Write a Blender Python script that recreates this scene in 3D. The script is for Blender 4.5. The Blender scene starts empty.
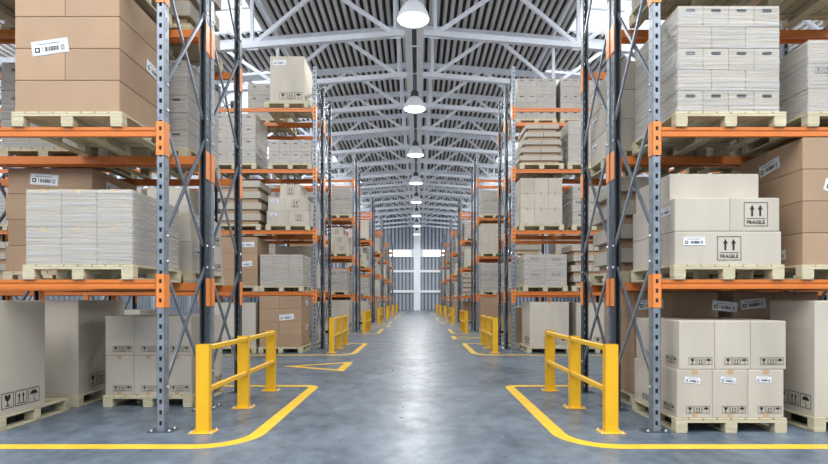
import bpy, math, random
from mathutils import Vector, Matrix

random.seed(7)
scene = bpy.context.scene
COL = scene.collection

# ------------------------------------------------------------------ camera, world, exposure
cam_data = bpy.data.cameras.new('camera')
cam = bpy.data.objects.new('camera', cam_data); COL.objects.link(cam)
cam_data.sensor_width = 36.0
cam_data.lens = 515.0 / 828.0 * 36.0
cam_data.shift_x = -0.0046
cam_data.shift_y = 0.0818
cam_data.clip_end = 300
EYE = 1.438
cam.location = (0, 0, EYE)
cam.rotation_euler = (math.radians(90), 0, 0)
scene.camera = cam

world = bpy.data.worlds.new('daylight'); scene.world = world
world.use_nodes = True
bg = world.node_tree.nodes['Background']
bg.inputs['Color'].default_value = (0.93, 0.965, 1.0, 1)
bg.inputs['Strength'].default_value = 1.0

scene.view_settings.view_transform = 'Standard'
scene.view_settings.look = 'None'
scene.view_settings.gamma = 1.0
scene.view_settings.use_curve_mapping = False
scene.view_settings.exposure = 0.42
scene.cycles.use_denoising = True
scene.cycles.max_bounces = 8
scene.cycles.diffuse_bounces = 3
scene.cycles.transparent_max_bounces = 12
scene.cycles.sample_clamp_indirect = 6.0
scene.cycles.caustics_reflective = False
scene.cycles.caustics_refractive = False

# strip lamps of daylight falling through the roof lights (placed right under each glazed bay)
SKY_BAYS = [(4.6, 22.4), (26.1, 33.1), (36.8, 43.8), (47.5, 54.5), (58.2, 69.4)]
SKY_X = (6.6, 11.6)
AX = -0.10                                      # x of the aisle's middle line and of the ridge
ROOF_Z = 13.6
SLOPE = 0.081
def roof_z(x, base): return base - SLOPE * abs(x - AX)

def area_light(name, loc, sx, sy, power, rot=(0, 0, 0), col=(1, 1, 1), spread=math.pi):
    ld = bpy.data.lights.new(name, 'AREA'); ld.shape = 'RECTANGLE'
    ld.size = sx; ld.size_y = sy; ld.energy = power; ld.color = col; ld.spread = spread
    o = bpy.data.objects.new(name, ld); COL.objects.link(o)
    o.location = loc; o.rotation_euler = rot
    return o
for s in (-1, 1):
    for y0, y1 in SKY_BAYS:
        cx = AX + s * (SKY_X[0] + SKY_X[1]) / 2
        area_light('roof_light_daylight', (cx, (y0 + y1) / 2, roof_z(cx, ROOF_Z) - 0.12),
                   SKY_X[1] - SKY_X[0] - .3, y1 - y0 - .3, 22 * (y1 - y0), col=(.94, .97, 1))
# added fill lamps by the side windows, tilted up to brighten the roof
for s in (-1, 1):
    area_light('roof_fill_light', (s * 22.7, 29, 8.0), 1.6, 80, 3600, rot=(0, math.radians(112 * s), 0), col=(.92, .96, 1))
# unseen roof glazing and lamp, added to light the rack fronts
FRONT_BAY = (-9.0, 3.4, 13.5)                   # from y, to y, half width
area_light('rack_front_fill_light', (AX, -2.8, ROOF_Z - 1.3), 26, 12, 3800, rot=(math.radians(14), 0, 0), col=(1, .99, .97))

# ------------------------------------------------------------------ helpers
class MB:
    """collects faces of one mesh; every face keeps a material slot"""
    def __init__(self): self.v = []; self.f = []; self.m = []
    def add(self, vs, fs, mi=0):
        b = len(self.v); self.v += [tuple(p) for p in vs]
        for f in fs: self.f.append([b + i for i in f]); self.m.append(mi)
        return self
    def box(self, x0, x1, y0, y1, z0, z1, mi=0):
        return self.add([(x0,y0,z0),(x1,y0,z0),(x1,y1,z0),(x0,y1,z0),(x0,y0,z1),(x1,y0,z1),(x1,y1,z1),(x0,y1,z1)],
                        [(0,3,2,1),(4,5,6,7),(0,1,5,4),(1,2,6,5),(2,3,7,6),(3,0,4,7)], mi)
    def cbox(self, x0, x1, y0, y1, z0, z1, c, mi=0):
        """box with chamfered edges"""
        vs = []; idx = {}
        X = (x0, x1); Y = (y0, y1); Z = (z0, z1); sg = (1, -1)
        for i in (0,1):
            for j in (0,1):
                for k in (0,1):
                    cx, cy, cz = X[i], Y[j], Z[k]; dx, dy, dz = sg[i]*c, sg[j]*c, sg[k]*c
                    idx[(i,j,k,'x')] = len(vs); vs.append((cx, cy+dy, cz+dz))
                    idx[(i,j,k,'y')] = len(vs); vs.append((cx+dx, cy, cz+dz))
                    idx[(i,j,k,'z')] = len(vs); vs.append((cx+dx, cy+dy, cz))
        g = idx; fs = []
        for i in (0,1):
            q = [g[(i,0,0,'x')], g[(i,1,0,'x')], g[(i,1,1,'x')], g[(i,0,1,'x')]]; fs.append(q if i else q[::-1])
            q = [g[(0,i,0,'y')], g[(1,i,0,'y')], g[(1,i,1,'y')], g[(0,i,1,'y')]]; fs.append(q[::-1] if i else q)
            q = [g[(0,0,i,'z')], g[(1,0,i,'z')], g[(1,1,i,'z')], g[(0,1,i,'z')]]; fs.append(q if i else q[::-1])
        for i in (0,1):
            for j in (0,1):
                fs.append([g[(i,j,0,'x')], g[(i,j,1,'x')], g[(i,j,1,'y')], g[(i,j,0,'y')]])
                fs.append([g[(i,0,j,'x')], g[(i,1,j,'x')], g[(i,1,j,'z')], g[(i,0,j,'z')]])
                fs.append([g[(0,i,j,'y')], g[(1,i,j,'y')], g[(1,i,j,'z')], g[(0,i,j,'z')]])
                for k in (0,1): fs.append([g[(i,j,k,'x')], g[(i,j,k,'y')], g[(i,j,k,'z')]])
        return self.add(vs, fs, mi)
    def bar(self, p, q, w, t, side=(1,0,0), mi=0):
        """rectangular bar from p to q; w measured across SIDE x axis, t along SIDE"""
        p = Vector(p); q = Vector(q); d = (q - p).normalized(); s = Vector(side)
        s = (s - d * s.dot(d)).normalized(); u = d.cross(s)
        vs = []
        for e in (p, q):
            for a, b in ((-1,-1),(1,-1),(1,1),(-1,1)): vs.append(e + s * a * t/2 + u * b * w/2)
        return self.add(vs, [(0,3,2,1),(4,5,6,7),(0,1,5,4),(1,2,6,5),(2,3,7,6),(3,0,4,7)], mi)
    def lathe(self, prof, n=20, c=(0,0,0), axis='z', mi=0, cap=True):
        vs = []; fs = []
        for r, h in prof:
            for k in range(n):
                a = 2*math.pi*k/n; x, y = r*math.cos(a), r*math.sin(a)
                p = {'z': (x, y, h), 'x': (h, x, y), 'y': (x, h, y)}[axis]
                vs.append((p[0]+c[0], p[1]+c[1], p[2]+c[2]))
        for j in range(len(prof)-1):
            for k in range(n): fs.append((j*n+k, j*n+(k+1)%n, (j+1)*n+(k+1)%n, (j+1)*n+k))
        if cap: fs.append(tuple(range(n))); fs.append(tuple(range((len(prof)-1)*n, len(prof)*n)))
        return self.add(vs, fs, mi)
    def mesh(self, name, mats, smooth=False):
        me = bpy.data.meshes.new(name); me.from_pydata(self.v, [], self.f)
        for m in mats: me.materials.append(m)
        me.polygons.foreach_set('material_index', self.m)
        if smooth: me.polygons.foreach_set('use_smooth', [True]*len(self.f))
        me.update(); return me

CACHE = {}
def cached(key, fn):
    if key not in CACHE: CACHE[key] = fn()
    return CACHE[key]
def place(name, me, loc=(0,0,0), parent=None, rz=0.0, **props):
    o = bpy.data.objects.new(name, me); COL.objects.link(o)
    o.location = loc
    if rz: o.rotation_euler = (0, 0, rz)
    if parent: o.parent = parent
    for k, v in props.items():
        if v is not None: o[k] = v
    return o
def empty(name, loc, **props): 
    o = place(name, None, loc, **props); o.empty_display_size = .2
    return o

# ------------------------------------------------------------------ materials
def mat(name, col, rough=.6, metal=0.0, noise=0.0, nscale=4.0, stretch=(1,1,1), bump=0.0, bscale=60., rnd=0.0, spec=.5, rvar=0.0):
    m = bpy.data.materials.new(name); m.use_nodes = True
    nt = m.node_tree; N = nt.nodes; L = nt.links; b = N['Principled BSDF']
    b.inputs['Base Color'].default_value = (*col, 1); b.inputs['Roughness'].default_value = rough
    b.inputs['Metallic'].default_value = metal; b.inputs['Specular IOR Level'].default_value = spec
    tc = N.new('ShaderNodeTexCoord'); mp = N.new('ShaderNodeMapping'); mp.inputs['Scale'].default_value = stretch
    L.new(tc.outputs['Object'], mp.inputs['Vector'])
    if noise > 0 or rnd > 0:
        n = N.new('ShaderNodeTexNoise'); n.inputs['Scale'].default_value = nscale; n.inputs['Detail'].default_value = 5
        if rnd > 0:
            oi = N.new('ShaderNodeObjectInfo'); cmb = N.new('ShaderNodeVectorMath'); cmb.operation = 'ADD'
            sc_ = N.new('ShaderNodeVectorMath'); sc_.operation = 'SCALE'; sc_.inputs['Scale'].default_value = 37
            L.new(oi.outputs['Random'], sc_.inputs[0]); L.new(mp.outputs[0], cmb.inputs[0]); L.new(sc_.outputs[0], cmb.inputs[1])
            L.new(cmb.outputs[0], n.inputs['Vector'])
        else: L.new(mp.outputs[0], n.inputs['Vector'])
        mr = N.new('ShaderNodeMapRange'); mr.inputs['From Min'].default_value = .3; mr.inputs['From Max'].default_value = .7
        mr.inputs['To Min'].default_value = 1 - noise; mr.inputs['To Max'].default_value = 1 + noise
        L.new(n.outputs['Fac'], mr.inputs['Value'])
        v = mr.outputs[0]
        if rnd > 0:
            m2 = N.new('ShaderNodeMapRange'); m2.inputs['To Min'].default_value = 1 - rnd; m2.inputs['To Max'].default_value = 1 + rnd
            L.new(oi.outputs['Random'], m2.inputs['Value'])
            mu = N.new('ShaderNodeMath'); mu.operation = 'MULTIPLY'; L.new(v, mu.inputs[0]); L.new(m2.outputs[0], mu.inputs[1]); v = mu.outputs[0]
        vm = N.new('ShaderNodeVectorMath'); vm.operation = 'SCALE'; vm.inputs[0].default_value = col
        L.new(v, vm.inputs['Scale']); L.new(vm.outputs[0], b.inputs['Base Color'])
        if rvar:
            r = N.new('ShaderNodeMapRange'); r.inputs['From Min'].default_value = .3; r.inputs['From Max'].default_value = .7
            r.inputs['To Min'].default_value = rough - rvar; r.inputs['To Max'].default_value = rough + rvar
            L.new(n.outputs['Fac'], r.inputs['Value']); L.new(r.outputs[0], b.inputs['Roughness'])
    if bump > 0:
        n2 = N.new('ShaderNodeTexNoise'); n2.inputs['Scale'].default_value = bscale; n2.inputs['Detail'].default_value = 3
        L.new(mp.outputs[0], n2.inputs['Vector'])
        bp = N.new('ShaderNodeBump'); bp.inputs['Strength'].default_value = bump; bp.inputs['Distance'].default_value = .01
        L.new(n2.outputs['Fac'], bp.inputs['Height']); L.new(bp.outputs[0], b.inputs['Normal'])
    return m
def emis(name, col, strength):
    m = bpy.data.materials.new(name); m.use_nodes = True; nt = m.node_tree; nt.nodes.clear()
    e = nt.nodes.new('ShaderNodeEmission'); o = nt.nodes.new('ShaderNodeOutputMaterial')
    e.inputs['Color'].default_value = (*col, 1); e.inputs['Strength'].default_value = strength
    nt.links.new(e.outputs[0], o.inputs[0]); return m

M = {}
M['beige'] = mat('beige_cardboard', (.50,.455,.385), .75, noise=.11, nscale=2.2, stretch=(1,1,.35), bump=.12, bscale=30, rnd=.06)
M['brown'] = mat('brown_cardboard', (.385,.26,.165), .75, noise=.06, nscale=2.0, stretch=(1,1,.6), bump=.12, bscale=30, rnd=.06)
M['tape'] = mat('paper_tape', (.50,.33,.20), .5, noise=.05)
M['ink'] = mat('black_ink', (.015,.014,.013), .6)
M['paper'] = mat('label_paper', (.80,.83,.86), .5, noise=.02)
M['wood'] = mat('pallet_wood', (.54,.485,.335), .7, noise=.14, nscale=3, stretch=(1.5,1.5,9), bump=.25, bscale=20, rnd=.08)
M['steel'] = mat('galvanised_steel', (.25,.285,.33), .42, .4, noise=.16, nscale=9, rvar=.1, stretch=(1,1,1))
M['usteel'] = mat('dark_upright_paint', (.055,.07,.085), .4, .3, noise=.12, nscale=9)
M['dsteel'] = mat('dark_steel', (.13,.155,.19), .4, .5, noise=.12, nscale=9)
M['orange2'] = mat('connector_orange_paint', (.78,.25,.06), .4, noise=.04, nscale=5)
M['orange'] = mat('orange_paint', (.62,.18,.035), .38, noise=.05, nscale=5)
M['yellow'] = mat('yellow_paint', (.80,.45,.018), .38, noise=.05, nscale=6, stretch=(1,1,.3))
M['bolt'] = mat('zinc_bolt', (.62,.64,.66), .3, .8)
M['white_steel'] = mat('white_roof_steel', (.84,.88,.94), .5, noise=.05, nscale=3)
M['gloss_white'] = mat('white_beam_paint', (.92,.94,.96), .4, noise=.03)
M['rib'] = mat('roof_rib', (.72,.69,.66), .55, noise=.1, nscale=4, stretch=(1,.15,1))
M['recess'] = mat('roof_recess_shade', (.045,.048,.055), .8, noise=.2, nscale=4)  # near-black colour standing in for shade between the roof ribs
M['cap'] = mat('lamp_housing_black', (.03,.03,.035), .5)
M['shade'] = mat('lamp_shade_white', (.72,.74,.77), .35)
M['lamp'] = emis('lamp_glow', (1, .99, .97), 5.0)
M['window'] = emis('window_daylight', (.95,.98,1), 3.2)
M['hole'] = mat('dark_opening', (.02,.02,.025), .9)

# film: wrapped stretch film with streaks
def film_material():
    m = bpy.data.materials.new('stretch_film'); m.use_nodes = True; nt = m.node_tree; N = nt.nodes; L = nt.links
    b = N['Principled BSDF']; b.inputs['Base Color'].default_value = (.56,.59,.62,1); b.inputs['Roughness'].default_value = .28
    tc = N.new('ShaderNodeTexCoord'); oi = N.new('ShaderNodeObjectInfo')
    ad = N.new('ShaderNodeVectorMath'); ad.operation = 'ADD'; sc_ = N.new('ShaderNodeVectorMath'); sc_.operation = 'SCALE'; sc_.inputs['Scale'].default_value = 11
    L.new(oi.outputs['Random'], sc_.inputs[0]); L.new(tc.outputs['Object'], ad.inputs[0]); L.new(sc_.outputs[0], ad.inputs[1])
    mp = N.new('ShaderNodeMapping'); mp.inputs['Scale'].default_value = (.8,.8,34); mp.inputs['Rotation'].default_value = (.02,.025,0)
    L.new(ad.outputs[0], mp.inputs['Vector'])
    n = N.new('ShaderNodeTexNoise'); n.inputs['Scale'].default_value = 1.6; n.inputs['Detail'].default_value = 5; n.inputs['Roughness'].default_value = .65
    n.inputs['Distortion'].default_value = .25
    L.new(mp.outputs[0], n.inputs['Vector'])
    r = N.new('ShaderNodeMapRange'); r.inputs['From Min'].default_value = .42; r.inputs['From Max'].default_value = .62
    r.inputs['To Min'].default_value = .02; r.inputs['To Max'].default_value = .50
    L.new(n.outputs['Fac'], r.inputs['Value'])
    bp = N.new('ShaderNodeBump'); bp.inputs['Strength'].default_value = .3; bp.inputs['Distance'].default_value = .006
    L.new(n.outputs['Fac'], bp.inputs['Height']); L.new(bp.outputs[0], b.inputs['Normal'])
    L.new(r.outputs[0], b.inputs['Alpha'])
    return m
M['film'] = film_material()

def floor_material():
    m = bpy.data.materials.new('polished_concrete'); m.use_nodes = True; nt = m.node_tree; N = nt.nodes; L = nt.links
    b = N['Principled BSDF']
    tc = N.new('ShaderNodeTexCoord')
    n1 = N.new('ShaderNodeTexNoise'); n1.inputs['Scale'].default_value = .9; n1.inputs['Detail'].default_value = 8; n1.inputs['Roughness'].default_value = .62
    mp = N.new('ShaderNodeMapping'); mp.inputs['Scale'].default_value = (1, .8, 1)
    L.new(tc.outputs['Object'], mp.inputs[0]); L.new(mp.outputs[0], n1.inputs['Vector'])
    n3 = N.new('ShaderNodeTexNoise'); n3.inputs['Scale'].default_value = 5.5; n3.inputs['Detail'].default_value = 9; n3.inputs['Roughness'].default_value = .7
    L.new(mp.outputs[0], n3.inputs['Vector'])
    mx = N.new('ShaderNodeMath'); mx.operation = 'MULTIPLY_ADD'; mx.inputs[1].default_value = .45
    L.new(n3.outputs['Fac'], mx.inputs[0])
    hf = N.new('ShaderNodeMath'); hf.operation = 'MULTIPLY'; hf.inputs[1].default_value = .55
    L.new(n1.outputs['Fac'], hf.inputs[0]); L.new(hf.outputs[0], mx.inputs[2])
    cr = N.new('ShaderNodeValToRGB'); e = cr.color_ramp.elements
    e[0].position = .38; e[0].color = (.055,.078,.104,1); e[1].position = .62; e[1].color = (.165,.21,.26,1)
    L.new(mx.outputs[0], cr.inputs[0]); L.new(cr.outputs[0], b.inputs['Base Color'])
    n2 = N.new('ShaderNodeTexNoise'); n2.inputs['Scale'].default_value = 3.5; n2.inputs['Detail'].default_value = 10; n2.inputs['Roughness'].default_value = .7
    L.new(mp.outputs[0], n2.inputs['Vector'])
    r = N.new('ShaderNodeMapRange'); r.inputs['From Min'].default_value = .3; r.inputs['From Max'].default_value = .7
    r.inputs['To Min'].default_value = .24; r.inputs['To Max'].default_value = .50
    L.new(n2.outputs['Fac'], r.inputs['Value']); L.new(r.outputs[0], b.inputs['Roughness'])
    bp = N.new('ShaderNodeBump'); bp.inputs['Strength'].default_value = .02; bp.inputs['Distance'].default_value = .002
    L.new(n2.outputs['Fac'], bp.inputs['Height']); L.new(bp.outputs[0], b.inputs['Normal'])
    b.inputs['Specular IOR Level'].default_value = .5
    return m
M['floor'] = floor_material()

def glass_material():
    m = bpy.data.materials.new('roof_light_glass'); m.use_nodes = True; nt = m.node_tree; N = nt.nodes; L = nt.links; N.clear()
    t = N.new('ShaderNodeBsdfTransparent'); t.inputs[0].default_value = (.93,.96,1,1)
    g = N.new('ShaderNodeBsdfGlossy'); g.inputs['Roughness'].default_value = .1
    x = N.new('ShaderNodeMixShader'); x.inputs[0].default_value = .06; o = N.new('ShaderNodeOutputMaterial')
    L.new(t.outputs[0], x.inputs[1]); L.new(g.outputs[0], x.inputs[2]); L.new(x.outputs[0], o.inputs[0]); return m
M['glass'] = glass_material()
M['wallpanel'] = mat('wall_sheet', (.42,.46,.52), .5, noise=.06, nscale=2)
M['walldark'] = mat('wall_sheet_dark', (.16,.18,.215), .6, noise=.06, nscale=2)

# ------------------------------------------------------------------ the setting
Y0, Y1 = -12.0, 70.0
XW = 23.0
mb = MB(); mb.box(-XW, XW, -12, Y1, -.2, 0)
place('floor', mb.mesh('floor', [M['floor']]), kind='structure')

# ceiling: ribs along the hall with shade painted dark into the recesses between, glazed bays left open
mb = MB()
def in_sky(x): return SKY_X[0] <= abs(x - AX) <= SKY_X[1]
pitch = .30
k = -int(XW / pitch)
while k * pitch < XW:
    x = AX + k * pitch; xm = x + pitch / 2
    spans = [(Y0, Y1)] if abs(xm - AX) > FRONT_BAY[2] else [(Y0, FRONT_BAY[0]), (FRONT_BAY[1], Y1)]
    if in_sky(xm):
        spans = [(Y0, FRONT_BAY[0])]; y = FRONT_BAY[1]
        for a, b_ in SKY_BAYS: spans.append((y, a)) if a > y else None; y = b_
        spans.append((y, Y1))
    for a, b_ in spans:
        zl = roof_z(x, ROOF_Z); zr = roof_z(x + pitch, ROOF_Z)
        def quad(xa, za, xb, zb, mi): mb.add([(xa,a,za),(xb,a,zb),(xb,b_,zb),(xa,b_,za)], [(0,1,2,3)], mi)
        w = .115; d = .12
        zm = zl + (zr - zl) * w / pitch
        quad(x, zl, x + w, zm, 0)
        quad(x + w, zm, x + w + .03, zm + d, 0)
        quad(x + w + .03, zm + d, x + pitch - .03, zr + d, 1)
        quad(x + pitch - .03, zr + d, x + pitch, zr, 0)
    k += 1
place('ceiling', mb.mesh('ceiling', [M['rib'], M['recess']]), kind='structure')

# glazed bays in the ceiling
wi = 1
for s in (-1, 1):
    for a, b_ in SKY_BAYS:
        g = MB(); xa, xb = AX + s*SKY_X[0], AX + s*SKY_X[1]
        za, zb = roof_z(xa, ROOF_Z) + .1, roof_z(xb, ROOF_Z) + .1
        g.add([(xa,a,za),(xb,a,zb),(xb,b_,zb),(xa,b_,za)], [(0,1,2,3)])
        w = place('window_%d' % wi, g.mesh('roof_glass', [M['glass']]), kind='structure')
        f = MB(); n = int((b_ - a) / 1.76)
        for q in range(n + 1):
            y = a + (b_ - a) * q / n; f.bar((xa,y,za-.03), (xb,y,zb-.03), .05, .06, (0,1,0))
        for q in range(3):
            t = q / 2; x = xa + (xb-xa)*t; z = za + (zb-za)*t - .06; f.bar((x,a,z), (x,b_,z), .05, .05, (1,0,0))
        place('glazing_bars', f.mesh('glazing_bars', [M['white_steel']]), parent=w)
        wi += 1

g = MB(); zc = roof_z(AX, ROOF_Z) + .1; ze = roof_z(AX + FRONT_BAY[2], ROOF_Z) + .1  # unseen front glazing, added so light reaches the rack fronts
g.add([(AX - FRONT_BAY[2], FRONT_BAY[0], ze), (AX, FRONT_BAY[0], zc), (AX, FRONT_BAY[1], zc), (AX - FRONT_BAY[2], FRONT_BAY[1], ze)], [(0,1,2,3)])
g.add([(AX, FRONT_BAY[0], zc), (AX + FRONT_BAY[2], FRONT_BAY[0], ze), (AX + FRONT_BAY[2], FRONT_BAY[1], ze), (AX, FRONT_BAY[1], zc)], [(0,1,2,3)])
place('window_%d' % wi, g.mesh('roof_glass', [M['glass']]), kind='structure'); wi += 1

# walls
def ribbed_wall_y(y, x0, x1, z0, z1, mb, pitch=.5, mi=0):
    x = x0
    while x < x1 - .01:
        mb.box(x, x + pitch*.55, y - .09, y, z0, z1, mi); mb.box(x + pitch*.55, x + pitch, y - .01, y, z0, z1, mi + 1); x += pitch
mb = MB()
ribbed_wall_y(Y1, -XW, XW, 0, 14, mb)
place('wall_back', mb.mesh('wall_back', [M['wallpanel'], M['walldark']]), kind='structure')
mb = MB(); mb.box(-XW, XW, Y0 - .1, Y0, 0, 14)
place('wall_front', mb.mesh('wall_front', [M['wallpanel']]), kind='structure')
for s, nm in ((-1, 'wall_left'), (1, 'wall_right')):
    mb = MB(); x = s * XW
    mb.box(min(x, x + s*.1), max(x, x + s*.1), Y0, Y1, 0, 7.1); mb.box(min(x, x + s*.1), max(x, x + s*.1), Y0, Y1, 8.9, 12.2)
    y = Y0
    while y < Y1:
        mb.box(min(x, x - s*.08), max(x, x - s*.08), y, y + .25, 0, 7.1, 0); y += .5
    y = Y0
    while y < Y1 + .1:
        mb.box(min(x - s*.3, x), max(x - s*.3, x), y - .12, y + .12, 0, 12.2, 1); y += 7.04
    place(nm, mb.mesh(nm, [M['wallpanel'], M['white_steel']]), kind='structure')
    g = MB(); g.add([(x, Y0, 7.1), (x, Y1, 7.1), (x, Y1, 8.9), (x, Y0, 8.9)], [(0,1,2,3)])
    place('window_%d' % wi, g.mesh('side_glass', [M['glass']]), kind='structure'); wi += 1
# gable wall: column, rails, window band
mb = MB(); mb.box(AX - .47, AX + .47, Y1 - .45, Y1 - .1, 0, 12.9)
place('trim_1', mb.mesh('gable_column', [M['gloss_white']]), kind='structure')
for i, z in enumerate((2.56, 5.3)):
    mb = MB(); mb.box(-XW, XW, Y1 - .28, Y1 - .1, z - .16, z + .16)
    place('trim_%d' % (i + 2), mb.mesh('gable_rail', [M['gloss_white']]), kind='structure')
for s in (-1, 1):
    for j in range(4):
        xa = AX + s * (.85 + j * 3.5); xb = xa + s * 2.85
        mb = MB(); mb.box(min(xa, xb), max(xa, xb), Y1 - .16, Y1 - .12, 7.35, 8.15)
        w = place('window_%d' % wi, mb.mesh('gable_window', [M['window']]), kind='structure'); wi += 1
        f = MB()
        lo, hi = min(xa, xb), max(xa, xb)
        for (a, b_, c, d) in ((lo-.08, hi+.08, 7.27, 7.35), (lo-.08, hi+.08, 8.15, 8.23), (lo-.08, lo, 7.35, 8.15), (hi, hi+.08, 7.35, 8.15)):
            f.box(a, b_, Y1 - .22, Y1 - .1, c, d)
        place('window_frame', f.mesh('window_frame', [M['white_steel']]), parent=w)
mb = MB(); mb.box(AX - .85, AX + .85, Y1 - .2, Y1 - .1, 7.2, 8.3)
place('trim_4', mb.mesh('gable_plate', [M['white_steel']]), kind='structure')

# roof trusses
CH_Z = EYE + 9.9
def truss_mesh():
    mb = MB(); t = .2
    for s in (-1, 1):
        e = 22.0
        def P(u, top): return (s * u, 0, (CH_Z + (2.02 if top else 0)) - SLOPE * u)
        mb.bar(P(0, 0), P(e, 0), .2, .2, (0,1,0)); mb.bar(P(0, 1), P(e, 1), .24, .2, (0,1,0))
        u = .75; top = False; nodes = [(.75, False)]
        while u < e - 2.7: u += 2.65; top = not top; nodes.append((u, top))
        for (a, ta), (b_, tb) in zip(nodes, nodes[1:]): mb.bar(P(a, ta), P(b_, tb), .13, .12, (0,1,0))
        for a, ta in nodes:
            if not ta: mb.bar(P(a, 0), P(a, 1), .12, .12, (0,1,0))
            z = P(a, ta)[2]; mb.box(s*a - .22, s*a + .22, -.015, .015, z - .16, z + .16)
    # ties behind the main plane
    return mb.mesh('roof_truss', [M['white_steel']])
tm = truss_mesh()
TRUSS_Y = [19.1 + 3.52 * k for k in range(-3, 15)]
for i, y in enumerate(TRUSS_Y):
    place('roof_truss', tm, (AX, y, 0), kind='structure', label='white steel lattice roof truss number %d from the front' % (i + 1))
# purlins running along the hall at the truss nodes
for i, u in enumerate((-.75, -6.05, -11.35, -16.6, .75, 6.05, 11.35, 16.6)):
    mb = MB(); z = CH_Z + 2.02 - SLOPE * abs(u)
    mb.box(AX + u - .06, AX + u + .06, Y0, Y1, z + .1, z + .22)
    place('roof_purlin', mb.mesh('roof_purlin', [M['white_steel']]), kind='structure')
# twin service beam under the ridge carrying the lamps
mb = MB()
BX = AX - .03; BZ = CH_Z - .32
for s in (-1, 1): mb.box(min(BX + s*.085, BX + s*.34), max(BX + s*.085, BX + s*.34), Y0, Y1 - .5, BZ, BZ + .2)
mb.box(BX - .34, BX + .34, Y0, Y1 - .5, BZ + .2, BZ + .24, 1)
y = 3.0
while y < Y1 - 1: mb.box(BX - .34, BX + .34, y - .03, y + .03, BZ - .02, BZ + .01); y += 2.35
place('ridge_beam', mb.mesh('ridge_beam', [M['gloss_white'], M['dsteel']]), kind='structure')

# ------------------------------------------------------------------ high-bay lamps
ORD = ['first','second','third','fourth','fifth','sixth','seventh','eighth','ninth','tenth']
prof = [(.17,.52),(.20,.50),(.27,.43),(.36,.30),(.43,.16),(.475,.02),(.475,0),(.455,0),(.42,.14),(.34,.29),(.2,.44)]
def lm(fn, mats, name, smooth=False):
    m_ = MB(); fn(m_); return m_.mesh(name, mats, smooth)
shade_me = lm(lambda m_: m_.lathe(prof, 32, cap=False), [M['shade']], 'lamp_shade', True)
cap_me = lm(lambda m_: m_.lathe([(.19,.50),(.19,.56),(.17,.60),(.17,.72),(.10,.80),(.05,.82)], 24), [M['cap']], 'housing')
rod_me = lm(lambda m_: m_.lathe([(.018,.8),(.018,BZ + .2 - (EYE + 8.03))], 10), [M['dsteel']], 'rod')
disc_me = lm(lambda m_: m_.lathe([(.02,.012),(.3,.012),(.45,.03),(.45,.045)], 32), [M['lamp']], 'diffuser')
for i in range(8):
    y = 14.8 + 6.95 * i
    t = empty('pendant_lamp', (BX, y, EYE + 8.03), label='white bell pendant lamp, %s in the row under the ridge' % (ORD[i] + (' and closest' if i == 0 else '')),
              category='lamp', group='pendant lamps under the ridge')
    place('lamp_shade', shade_me, parent=t); place('housing', cap_me, parent=t)
    place('rod', rod_me, parent=t); place('diffuser', disc_me, parent=t, label='glowing round diffuser')
    l = area_light('lamp_light', (BX, y, EYE + 8.0), .8, .8, 210, col=(1, .99, .96)); l.data.shape = 'DISK'

# ------------------------------------------------------------------ racks
PITCH_Y = 8.35; BAY = 3.1; UW = .085; UD = .1; H_UP = 7.76
LV = [0.0, 1.658, 3.317, 4.976, 6.635]
XL, XR = -2.755, 2.556
SIDE = {-1: 'left', 1: 'right'}

def upright_mesh(mname):
    """pierced channel: front web with real slots, aisle and outer webs with smaller ones, open at the back (+y)"""
    mb = MB(); t = .006; w = UW; d = UD; p = .117
    def web(fn, width, hw, hh, z_off, p_):
        a = (width - hw) / 2
        fn(0, a, 0, H_UP); fn(width - a, width, 0, H_UP)
        z = 0; zz = z_off
        while zz < H_UP - .06:
            fn(a, width - a, z, zz); z = zz + hh; zz += p_
        fn(a, width - a, z, H_UP)
    web(lambda a, b_, z0, z1: mb.box(a, b_, 0, t, z0, z1), w, .030, .048, .07, p)
    for x in (0, w - t):
        web(lambda a, b_, z0, z1, x=x: mb.box(x, x + t, a, b_, z0, z1), d, .014, .04, .05, p)
    if mname == 'steel': mb.box(.01, w - .01, .012, .016, .01, H_UP - .01, 1)  # dark sheet behind the slots, stands in for shade inside the channel
    mb.box(t, .02, d - t, d, 0, H_UP); mb.box(w - .02, w - t, d - t, d, 0, H_UP)
    return mb.mesh('upright', [M[mname], M['hole']])
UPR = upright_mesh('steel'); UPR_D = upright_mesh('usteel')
def plate_mesh():
    mb = MB(); mb.cbox(-.085, .19, -.03, .15, 0, .008, .002)
    return mb.mesh('base_plate', [M['usteel']])
PLATE = plate_mesh()
BOLT = lm(lambda m_: m_.lathe([(.016,0),(.016,.008),(.010,.014),(.010,.022)], 8), [M['bolt']], 'bolt')
BOLTX = lm(lambda m_: m_.lathe([(.017,0),(.017,.006),(.010,.014)], 8, axis='x'), [M['bolt']], 'bolt')

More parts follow.
